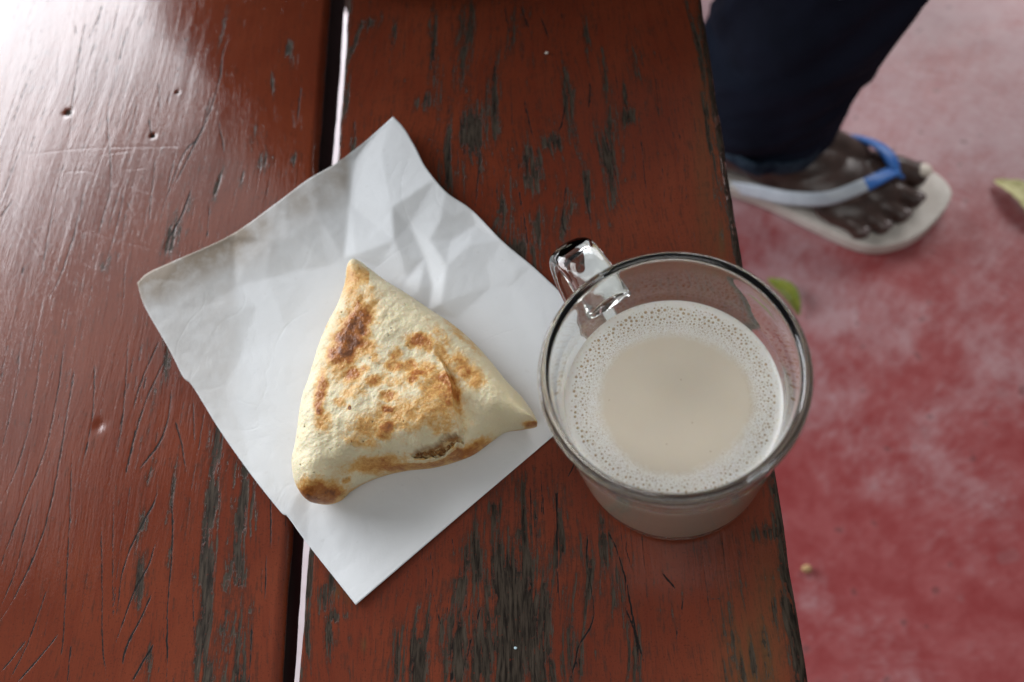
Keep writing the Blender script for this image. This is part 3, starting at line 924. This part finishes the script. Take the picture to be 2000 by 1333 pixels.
# ------------------------------------------------------------------ glass mug and its tea
MC = np.array([.0096, .0944])
MZ = T - .0001
SEG = 128


def lathe(name, prof, seg=SEG, closed=False):
    prof = np.asarray(prof, float)
    ang = np.linspace(0, 2 * math.pi, seg, endpoint=False)
    V = np.stack([MC[0] + prof[None, :, 0] * np.cos(ang)[:, None], MC[1] + prof[None, :, 0] * np.sin(ang)[:, None],
                  MZ + np.repeat(prof[None, :, 1], seg, 0)], -1)
    return grid_mesh(name, V.reshape(-1, 3), seg, len(prof), wrap_u=True, wrap_v=closed)


outer = [(.00002, .0018), (.020, .0018), (.028, .0012), (.0315, .0002), (.0338, .0006), (.0352, .0030), (.0360, .0080), (.0367, .02), (.0379, .045), (.0393, .07), (.0402, .082), (.04085, .0868),
         (.0411, .0885), (.0409, .0900), (.0401, .0908), (.0389, .0907), (.0379, .0898), (.0374, .0880), (.0370, .083)]
inner = [(.0370, .083), (.0362, .075), (.0352, .0648), (.0340, .045), (.0328, .022), (.0318, .0135), (.0295, .0098), (.024, .0088), (.00002, .0085)]
prof = np.vstack([catmull(outer, 4), catmull(inner, 4)[1:]])
mug = empty('glass_mug')
tag(mug, 'clear glass mug with a loop handle near the bench edge', 'mug')
obj('mug_body', lathe('mug_body', prof), M_GLASS, mug)

ha = math.radians(118.5)
hd, hp = np.array([math.cos(ha), math.sin(ha)]), np.array([math.sin(ha), -math.cos(ha)])
hpath = catmull([(.0397, .0715), (.0445, .0750), (.0510, .0775), (.0585, .0765), (.0635, .0715), (.0655, .0630), (.0640, .0530), (.0590, .0430), (.0520, .0350), (.0445, .0300), (.0376, .0270)], 16)
tan = np.gradient(hpath, axis=0)
tan /= np.linalg.norm(tan, axis=1)[:, None]
nor = np.stack([-tan[:, 1], tan[:, 0]], -1)
cs = []
for k in range(44):                                    # superellipse cross-section, wide and flat
    a = 2 * math.pi * k / 44
    e = lambda v_: math.copysign(abs(v_) ** 1.0, v_)
    cs.append((e(math.cos(a)), e(math.sin(a))))
s_ = np.linspace(0, 1, len(hpath))
wid = .0078 + .0014 * (np.abs(s_ - .5) * 2) ** 4
thk = .0032 + .0014 * np.clip(1 - s_ / .12, 0, 1) ** 2 + .0014 * np.clip(1 - (1 - s_) / .12, 0, 1) ** 2
rings = []
for i in range(len(hpath)):
    ring = []
    for (ca, sa) in cs:
        rz = hpath[i] + nor[i] * thk[i] * sa
        off = wid[i] * ca
        rad = rz[0]
        if i in (0, len(hpath) - 1):                   # ends follow the round wall
            wall = .03955 if i == 0 else .0371
            rad = math.sqrt(max((wall + .00025) ** 2 - off * off, 0))
        P = MC + hd * rad + hp * off
        ring.append((P[0], P[1], MZ + rz[1]))
    rings.append(ring)
V = np.array(rings)
me = grid_mesh('handle', V.reshape(-1, 3), len(hpath), len(cs), wrap_v=True)
bm = bmesh.new()
bm.from_mesh(me)
bmesh.ops.holes_fill(bm, edges=[e_ for e_ in bm.edges if e_.is_boundary], sides=0)
obj('handle', bm_mesh(bm, 'handle'), mat_glass('handle_glass', 0), mug)

LV = .0648
tprof = [(.00002, .00835), (.024, .00865), (.0297, .0097), (.0320, .0134), (.0330, .022), (.0342, .045), (.0353, LV - .002), (.03545, LV + .0011)]
tprof = np.vstack([catmull(tprof, 4)])
rs = np.linspace(.0352, .00002, 90)
surf = np.stack([rs, LV + .0009 * np.exp(-(.0353 - rs) / .0009)], -1)
tprof = np.vstack([tprof, surf])
me = lathe('milk_tea', tprof, 160)
co = np.empty(len(me.vertices) * 3, np.float32)
me.vertices.foreach_get('co', co)
co = co.reshape(-1, 3)
# the foam ring leaves a clear pool a little nearer the viewer
fcx, fcy = MC[0] + .0006, MC[1] - .0012
rr = np.hypot((co[:, 0] - fcx) / 1.03, co[:, 1] - fcy)
an = np.arctan2(co[:, 1] - fcy, co[:, 0] - fcx)
edge = .0238 + .0006 * np.sin(an * 3 + 1) + .0012 * (vnoise(np.cos(an) * 4 + 9, np.sin(an) * 4 + 9, 131, 2) - .5)
foam = sstep(-.0030, .0042, rr - edge + .0012 * (vnoise(co[:, 0] * 900, co[:, 1] * 900, 133, 3) - .5)) * (co[:, 2] > MZ + LV - .0005)
attr(me, 'foam', foam)
tea = empty('milk_tea')
tag(tea, 'milky tea with a ring of foam filling the glass mug', 'tea')
obj('liquid', me, M_TEA, tea)
# bubbles: larger towards the wall, ever finer towards the clear pool
M_BUB = simple('foam_bubble', (0.40, 0.27, 0.13), 0.12, 0.6, (0.50, 0.37, 0.22), 300)
bub = []
cell = {}


def place(n_try, rlo, rhi, smin, smax, gap):
    for _ in range(n_try):
        a = rng.uniform(0, 2 * math.pi)
        r = math.sqrt(rng.uniform(rlo ** 2, rhi ** 2))
        x, y = MC[0] + r * math.cos(a), MC[1] + r * math.sin(a)
        e0 = math.hypot((x - fcx) / 1.03, y - fcy)
        if e0 < .0232:
            continue
        far = .5 + .5 * math.sin(a)                    # the far side holds the larger bubbles
        s = rng.uniform(smin, smax) * (.62 + .5 * far)
        s = min(s, .00007 + max(0, e0 - .0232) * .055)
        k = (int(x / .001), int(y / .001))
        ok = True
        for i in range(-1, 2):
            for j in range(-1, 2):
                for (bx, by, bs) in cell.get((k[0] + i, k[1] + j), ()):
                    if (bx - x) ** 2 + (by - y) ** 2 < (bs + s + gap) ** 2:
                        ok = False
        if ok:
            cell.setdefault(k, []).append((x, y, s))
            bub.append((x, y, s))


place(300, .0288, .0328, .00055, .00100, .0006)
place(1500, .0272, .0334, .00024, .00042, .0003)
place(4500, .0250, .0336, .00014, .00024, .00022)
place(9000, .0238, .0338, .00008, .00014, .00014)
place(9000, .0226, .0290, .00006, .00010, .00012)
for (a_, b_) in ((1302, 868), (1352, 826), (1388, 882), (1412, 886), (1216, 902), (1190, 782), (1245, 918), (1330, 742)):
    p_ = on(a_, b_, MZ + LV)
    bub.append((p_[0], p_[1], .00022))
ang8 = np.arange(8) * math.pi / 4
tv_, tq_ = [], []
for (x, y, s) in bub:
    b0 = len(tv_)
    for (rf, zf) in ((1.0, -.00004), (.72, .28 * s)):
        for a in ang8:
            tv_.append((x + rf * s * math.cos(a), y + rf * s * math.sin(a), MZ + LV + .00003 + zf))
    for k in range(8):
        k2 = (k + 1) % 8
        tq_.append((b0 + k, b0 + k2, b0 + 8 + k2, b0 + 8 + k))
    tq_ += [(b0 + 8, b0 + 9, b0 + 10, b0 + 11), (b0 + 8, b0 + 11, b0 + 12, b0 + 15), (b0 + 12, b0 + 13, b0 + 14, b0 + 15)]
bo = obj('bubbles', raw_mesh('bubbles', np.array(tv_), np.array(tq_)), M_BUB, tea)
tag(bo, kind='stuff')

# ------------------------------------------------------------------ the seated person: leg, foot, flip-flop
person = empty('person')
tag(person, 'person sitting on the bench in dark jeans, foot in a flip-flop', 'person')
_fa = math.radians(-24)
FD, FN = np.array([math.cos(_fa), math.sin(_fa)]), np.array([-math.sin(_fa), math.cos(_fa)])
HEEL = np.array([.056, .558])


def fl_(l, w_, z):
    p = HEEL + FD * l + FN * w_
    return np.array([p[0], p[1], z])


def tube_bm(bm, pts, radii, seg=14, flat=1.0):
    pts = catmull(np.array(pts, float), 5)
    rad = catmull(np.array([[r] for r in radii], float), 5)[:, 0]
    tn = np.gradient(pts, axis=0)
    vs = []
    for p, r, t_ in zip(pts, rad, tn):
        t_ = Vector(t_).normalized()
        a = t_.orthogonal().normalized()
        ref = Vector((0, 0, 1)) if abs(t_.z) < .9 else Vector((0, 1, 0))
        a = t_.cross(ref).normalized()
        b = a.cross(t_).normalized()
        vs.append([bm.verts.new(Vector(p) + a * (r * math.cos(q)) + b * (r * flat * math.sin(q))) for q in np.linspace(0, 2 * math.pi, seg, endpoint=False)])
    for r0, r1 in zip(vs[:-1], vs[1:]):
        for k in range(seg):
            bm.faces.new((r0[k], r0[(k + 1) % seg], r1[(k + 1) % seg], r1[k]))
    for ring, p, dirn in ((vs[0], pts[0], -1), (vs[-1], pts[-1], 1)):
        tip = Vector(p) + Vector(tn[0 if dirn < 0 else -1]).normalized() * dirn * rad[0 if dirn < 0 else -1] * .7
        mid = [bm.verts.new(Vector(p) + (v_.co - Vector(p)) * .72 + Vector(tn[0 if dirn < 0 else -1]).normalized() * dirn * rad[0 if dirn < 0 else -1] * .45) for v_ in ring]
        c = bm.verts.new(tip)
        for k in range(seg):
            k2 = (k + 1) % seg
            bm.faces.new((ring[k], ring[k2], mid[k2], mid[k]))
            bm.faces.new((mid[k], mid[k2], c))


def ell(bm, c, ax):
    R = Matrix.Identity(4)
    for i in range(2):
        R[i][0], R[i][1] = FD[i], FN[i]
    bmesh.ops.create_uvsphere(bm, u_segments=24, v_segments=16, radius=1, matrix=Matrix.Translation(c) @ R @ Matrix.Diagonal((*ax, 1)))


SZ = .0160                                              # top of the flip-flop sole
bm = bmesh.new()
tube_bm(bm, [fl_(.060, -.019, .055), np.array([.122, .510, .10]), np.array([.138, .505, .15]), np.array([.150, .503, .20])], [.034, .034, .036, .039])
ell(bm, fl_(.042, -.020, SZ + .026), (.036, .029, .0275))
ell(bm, fl_(.085, -.020, SZ + .035), (.055, .030, .037))
ell(bm, fl_(.125, -.022, SZ + .024), (.060, .032, .028))
ell(bm, fl_(.155, -.027, SZ + .019), (.055, .036, .021))
ell(bm, fl_(.183, -.031, SZ + .0145), (.034, .043, .0165))
tube_bm(bm, [fl_(.09, -.008, .066), fl_(.14, -.004, .053), fl_(.188, -.001, .036)], [.027, .021, .015])
ell(bm, fl_(.205, -.008, SZ + .0150), (.030, .021, .0165))
ell(bm, fl_(.205, -.031, SZ + .0145), (.029, .022, .0165))
ell(bm, fl_(.192, -.050, SZ + .0135), (.030, .021, .0150))
TOES = [((.192, -.0030), (.251, .0000), .0138), ((.208, -.0245), (.2530, -.0255), .0102), ((.202, -.0415), (.2455, -.0455), .0097), ((.190, -.0550), (.2325, -.0620), .0092), ((.180, -.0640), (.2150, -.0740), .0092)]
for (a, b), (c, d), r in TOES:
    z1 = SZ + r * .92
    tube_bm(bm, [fl_(a, b, SZ + .011), fl_(a * .6 + c * .4, b * .6 + d * .4, SZ + r + .0050), fl_(a * .25 + c * .75, b * .25 + d * .75, SZ + r + .0012), fl_(c - r * .7, d, z1)], [r * .95, r * .92, r * .88, r * 1.02])
tmp = bpy.data.objects.new('tmp', bm_mesh(bm, 'tmp'))
COL.objects.link(tmp)
rm = tmp.modifiers.new('r', 'REMESH')
rm.mode, rm.voxel_size, rm.use_smooth_shade = 'VOXEL', .0017, True
sm = tmp.modifiers.new('s', 'SMOOTH')
sm.factor, sm.iterations = .5, 4
bpy.context.view_layer.update()
dg = bpy.context.evaluated_depsgraph_get()
body_me = bpy.data.meshes.new_from_object(tmp.evaluated_get(dg))
bpy.data.objects.remove(tmp)
body_me.polygons.foreach_set('use_smooth', np.ones(len(body_me.polygons), bool))
body = obj('body', body_me, M_SKIN, person)
for i, ((a, b), (c, d), r) in enumerate(TOES):
    bm = bmesh.new()
    ell(bm, fl_(c - r * .40, d, SZ + r * 1.62), (r * .56, r * .52, r * .30))
    o = obj('toenail', bm_mesh(bm, 'toenail'), M_NAIL_PALE if i == 0 else M_NAIL, body)
    if i == 0:
        o['label'] = 'pale nail of the big toe'

# flip-flop ----------------------------------------------------------
SO = [(0, -.020), (.010, -.044), (.040, -.054), (.080, -.0535), (.120, -.0585), (.170, -.0715), (.205, -.0795), (.225, -.0790), (.244, -.0700), (.259, -.0556), (.2715, -.0316), (.277, -.008),
      (.270, .006), (.257, .0155), (.235, .0215), (.200, .0235), (.150, .018), (.100, .012), (.050, .0125), (.018, .006), (.004, -.005)]
so = catmull_closed(SO, 8)
cx = so.mean(0)
layers = [(.0, .94), (.0008, .985), (.0030, 1.0), (.0090, 1.0), (.0100, .992), (.0115, 1.0), (.0146, 1.0), (.0157, .985), (SZ, .95), (SZ, .6), (SZ - .0003, .25), (SZ - .0003, .001)]
V = []
for (z, s) in layers:
    for p in so:
        pp = cx + (p - cx) * s if s < .93 else p - (p - cx) / np.linalg.norm(p - cx) * (1 - s) * .05
        toe = .004 * max(0, (pp[0] - .2) / .07) ** 2
        V.append(fl_(pp[0], pp[1], z + toe * (.6 if z < .01 else 1)))
V = np.array(V)
V = np.vstack([V])
flop = obj('flip_flop', grid_mesh('flip_flop', V, len(layers), len(so), wrap_v=True), M_SOLE, person)
flop['label'] = 'cream flip-flop sole'


def strap(pts, mat_a, split, mat_b, w0=.0074, th=.0024):
    P = catmull(np.array(pts, float), 8)
    tn = np.gradient(P, axis=0)
    axis = np.array([fl_(.12, -.02, .005), fl_(.23, -.02, .012)])
    rows = []
    for i, (p, t_) in enumerate(zip(P, tn)):
        t_ = Vector(t_).normalized()
        s = np.clip((Vector(p) - Vector(axis[0])).dot(Vector(axis[1] - axis[0])) / (Vector(axis[1] - axis[0]).length ** 2), -.3, 1)
        inn = Vector(axis[0]) + Vector(axis[1] - axis[0]) * s
        out = (Vector(p) - inn)
        out = (out - t_ * out.dot(t_)).normalized()
        b = t_.cross(out).normalized()
        f_ = i / (len(P) - 1)
        ww = w0 * (1 - .25 * f_)
        rows.append([Vector(p) + b * (ww * math.copysign(abs(math.cos(a)) ** .7, math.cos(a))) + out * (th * math.copysign(abs(math.sin(a)) ** .7, math.sin(a))) for a in np.linspace(0, 2 * math.pi, 18, endpoint=False)])
    V = np.array([[list(q) for q in r] for r in rows])
    n_a = int(len(P) * split)
    me = grid_mesh('strap', V.reshape(-1, 3), len(P), 18, wrap_v=True)
    me.materials.append(mat_a)
    me.materials.append(mat_b)
    me.polygons.foreach_set('material_index', np.repeat((np.arange(len(P) - 1) >= n_a).astype(np.int32), 18))
    o = bpy.data.objects.new('strap', me)
    COL.objects.link(o)
    o.parent = flop
    return o


s1 = strap([fl_(.080, -.0465, SZ - .007), fl_(.092, -.0530, SZ + .004), fl_(.110, -.0595, .031), fl_(.140, -.0660, .043), fl_(.172, -.0630, .0525), fl_(.199, -.0440, .0580), fl_(.214, -.0240, .052), fl_(.222, -.0125, .044), fl_(.226, -.0115, .032), fl_(.226, -.0115, SZ)], M_WHITE_STRAP, .56, M_BLUE)
s1['label'] = 'strap half, white behind and blue at the toes'
s2 = strap([fl_(.095, .010, SZ + .001), fl_(.120, .0125, .028), fl_(.150, .0125, .040), fl_(.180, .0140, .0465), fl_(.203, .004, .0525), fl_(.217, -.0085, .051), fl_(.224, -.0120, .043), fl_(.2262, -.0118, .032), fl_(.2262, -.0118, SZ)], M_BLUE, .4, M_BLUE)
s2['label'] = 'blue strap half on the inner side of the foot'


# jeans --------------------------------------------------------------
def trouser_leg(path, radii, seed, nu=110, nv=96):
    P = catmull(np.array(path, float), nu // (len(path) - 1))
    Rr = catmull(np.array([[r] for r in radii], float), nu // (len(path) - 1))[:, 0]
    tn = np.gradient(P, axis=0)
    a_prev = Vector((0, 1, 0))
    rows = []
    s = np.linspace(0, 1, len(P))
    ang = np.linspace(0, 2 * math.pi, nv, endpoint=False)
    for i in range(len(P)):
        t_ = Vector(tn[i]).normalized()
        a_prev = (a_prev - t_ * a_prev.dot(t_)).normalized()
        b = t_.cross(a_prev)
        fold = vnoise(np.cos(ang) * 1.6 + s[i] * 3 + 20, np.sin(ang) * 1.6 + s[i] * 9 + 20, seed, 3) - .5
        ridg = np.abs(vnoise(np.cos(ang) * 1.2 + 7 + s[i] * 5, np.sin(ang) * 1.2 + 7 + s[i] * 11, seed + 3, 2) - .5)
        r = Rr[i] * (1 + .20 * fold - .38 * ridg + .07)
        rows.append([Vector(P[i]) + a_prev * (rk * math.cos(q)) + b * (rk * math.sin(q)) for q, rk in zip(ang, r)])
    return np.array([[list(q) for q in r] for r in rows])


def add_grid(lst, V):
    lst.append(V)


leg_r = trouser_leg([(.132, .506, .096), (.138, .505, .13), (.148, .503, .18), (.160, .500, .24), (.185, .496, .34), (.215, .490, .44), (.215, .487, .525), (.12, .49, .535), (.0, .50, .525), (-.10, .52, .53)],
                    [.067, .068, .068, .069, .070, .074, .082, .086, .094, .10], 201)
leg_l = trouser_leg([(.20, .80, .074), (.205, .80, .12), (.212, .795, .18), (.220, .79, .24), (.235, .78, .34), (.250, .765, .44), (.235, .75, .525), (.13, .725, .535), (.0, .695, .525), (-.10, .67, .53)],
                    [.067, .068, .068, .069, .070, .074, .082, .086, .094, .10], 231)
bm = bmesh.new()
for V in (leg_r, leg_l):
    vs = [[bm.verts.new(p) for p in row] for row in V]
    n = len(vs[0])
    for r0, r1 in zip(vs[:-1], vs[1:]):
        for k in range(n):
            bm.faces.new((r0[k], r0[(k + 1) % n], r1[(k + 1) % n], r1[k]))
bmesh.ops.create_uvsphere(bm, u_segments=40, v_segments=24, radius=1, matrix=Matrix.Translation((-.14, .60, T + .105)) @ Matrix.Diagonal((.13, .185, .10, 1)))
jeans = obj('jeans', bm_mesh(bm, 'jeans'), M_DENIM, person)
sm = jeans.modifiers.new('thickness', 'SOLIDIFY')
sm.thickness, sm.offset = .0016, -1
for V in (leg_r, leg_l):                                # stitched hem band
    c0 = V[0].mean(0)
    rows = []
    for (sc, dz) in ((.985, .0), (1.012, -.0008), (1.022, .003), (1.022, .013), (1.012, .0165), (1.0, .017)):
        rows.append([[c0[0] + (p[0] - c0[0]) * sc, c0[1] + (p[1] - c0[1]) * sc, p[2] + dz] for p in V[0]])
    rows = np.array(rows)
    obj('hem', grid_mesh('hem', rows.reshape(-1, 3), len(rows), rows.shape[1], wrap_v=True), M_HEM, jeans)
# dark shirt with its tail lying on the bench
rows = []
ang = np.linspace(0, 2 * math.pi, 72, endpoint=False)
for (z, ax, ay, cx_, cy_) in ((.4245, .135, .222, -.085, .592), (.436, .15, .238, -.095, .592), (.47, .17, .225, -.14, .597), (.54, .175, .205, -.195, .60), (.64, .168, .19, -.212, .60), (.76, .15, .195, -.205, .60), (.88, .14, .205, -.19, .60), (.96, .11, .19, -.18, .60), (.99, .06, .10, -.17, .60), (.995, .001, .001, -.17, .60)):
    wv = 1 + .05 * (vnoise(np.cos(ang) * 2 + 5, np.sin(ang) * 2 + z * 8, 301, 3) - .5)
    rows.append(np.stack([cx_ + ax * np.cos(ang) * wv, cy_ + ay * np.sin(ang) * wv, np.full(72, z)], -1))
rows = np.array(rows)
obj('shirt', grid_mesh('shirt', rows.reshape(-1, 3), len(rows), 72, wrap_v=True), M_SHIRT, person)


# ------------------------------------------------------------------ leaves, pebble, crumbs
def leaf(name, base, tip, width, z, curl, mat, label, lift=.004):
    base, tip = np.array(base), np.array(tip)
    d = tip - base
    L = np.linalg.norm(d)
    d /= L
    n_ = np.array([-d[1], d[0]])
    nu, nv = 26, 11
    V = []
    for i in range(nu):
        s = i / (nu - 1)
        wd = width * (math.sin(math.pi * min(1, s * .98 + .02)) ** .75) * (1 - .25 * s)
        mid = base + d * L * s + n_ * curl * math.sin(math.pi * s)
        for j in range(nv):
            q = (j / (nv - 1) - .5) * 2
            p = mid + n_ * wd * .5 * q
            zz = z + lift * math.sin(math.pi * s) + .35 * wd * q * q * .5 - .0008 * math.exp(-(q / .12) ** 2) + .0006 * math.sin(s * 40) * abs(q)
            V.append((p[0], p[1], zz))
    o = obj(name, grid_mesh(name, np.array(V), nu, nv), mat)
    m_ = o.modifiers.new('thickness', 'SOLIDIFY')
    m_.thickness = .0004
    return tag(o, label, 'leaf')


M_LEAF_Y = simple('yellow_leaf', (0.66, 0.62, 0.32), 0.5, 0.4, (0.58, 0.54, 0.26), 150)
M_LEAF_G = simple('green_leaf', (0.15, 0.19, 0.016), 0.45, 0.45, (0.22, 0.23, 0.02), 150)
a, b = on(1943, 352, .004), on(2025, 450, .004)
leaf('fallen_leaf', a[:2], b[:2], .026, .0035, .010, M_LEAF_Y, 'curled pale yellow leaf on the red floor beyond the toes', .006)
a, b = on(1500, 545, .003), on(1562, 618, .003)
leaf('fallen_leaf', a[:2], b[:2], .017, .0030, .005, M_LEAF_G, 'small green leaf on the floor, half hidden behind the mug rim', .005)


def pebble(name, px, py, z, r, mat, label, cat, flat=.6):
    c = on(px, py, z)
    bm = bmesh.new()
    bmesh.ops.create_icosphere(bm, subdivisions=3, radius=r)
    for v_ in bm.verts:
        k = 1 + .35 * (vnoise(np.array([v_.co.x / r * 1.4 + px]), np.array([v_.co.y / r * 1.4 + v_.co.z / r]), 77, 2)[0] - .5)
        v_.co = Vector((c[0] + v_.co.x * k, c[1] + v_.co.y * k * .8, z + r * flat * .95 + v_.co.z * k * flat))
    return tag(obj(name, bm_mesh(bm, name), mat), label, cat)


M_TAN = simple('tan_crumb', (0.55, 0.36, 0.18), 0.7, 0.3, (0.42, 0.26, 0.12), 300)
M_PALE = simple('pale_crumb', (0.62, 0.58, 0.52), 0.7, 0.3)
M_BLUISH = simple('pale_blue_fleck', (0.50, 0.66, 0.72), 0.6, 0.3)
pebble('pebble', 1575, 1112, 0, .0042, M_TAN, 'small tan pebble on the red floor beside the bench', 'pebble')
pebble('crumb', 1068, 105, T, .0009, M_PALE, 'tiny pale crumb on the far end of the right plank', 'crumb')
pebble('paint_fleck', 1007, 1266, T - .0004, .0006, M_BLUISH, 'tiny pale blue fleck on bare wood below the paper', 'paint fleck', .4)
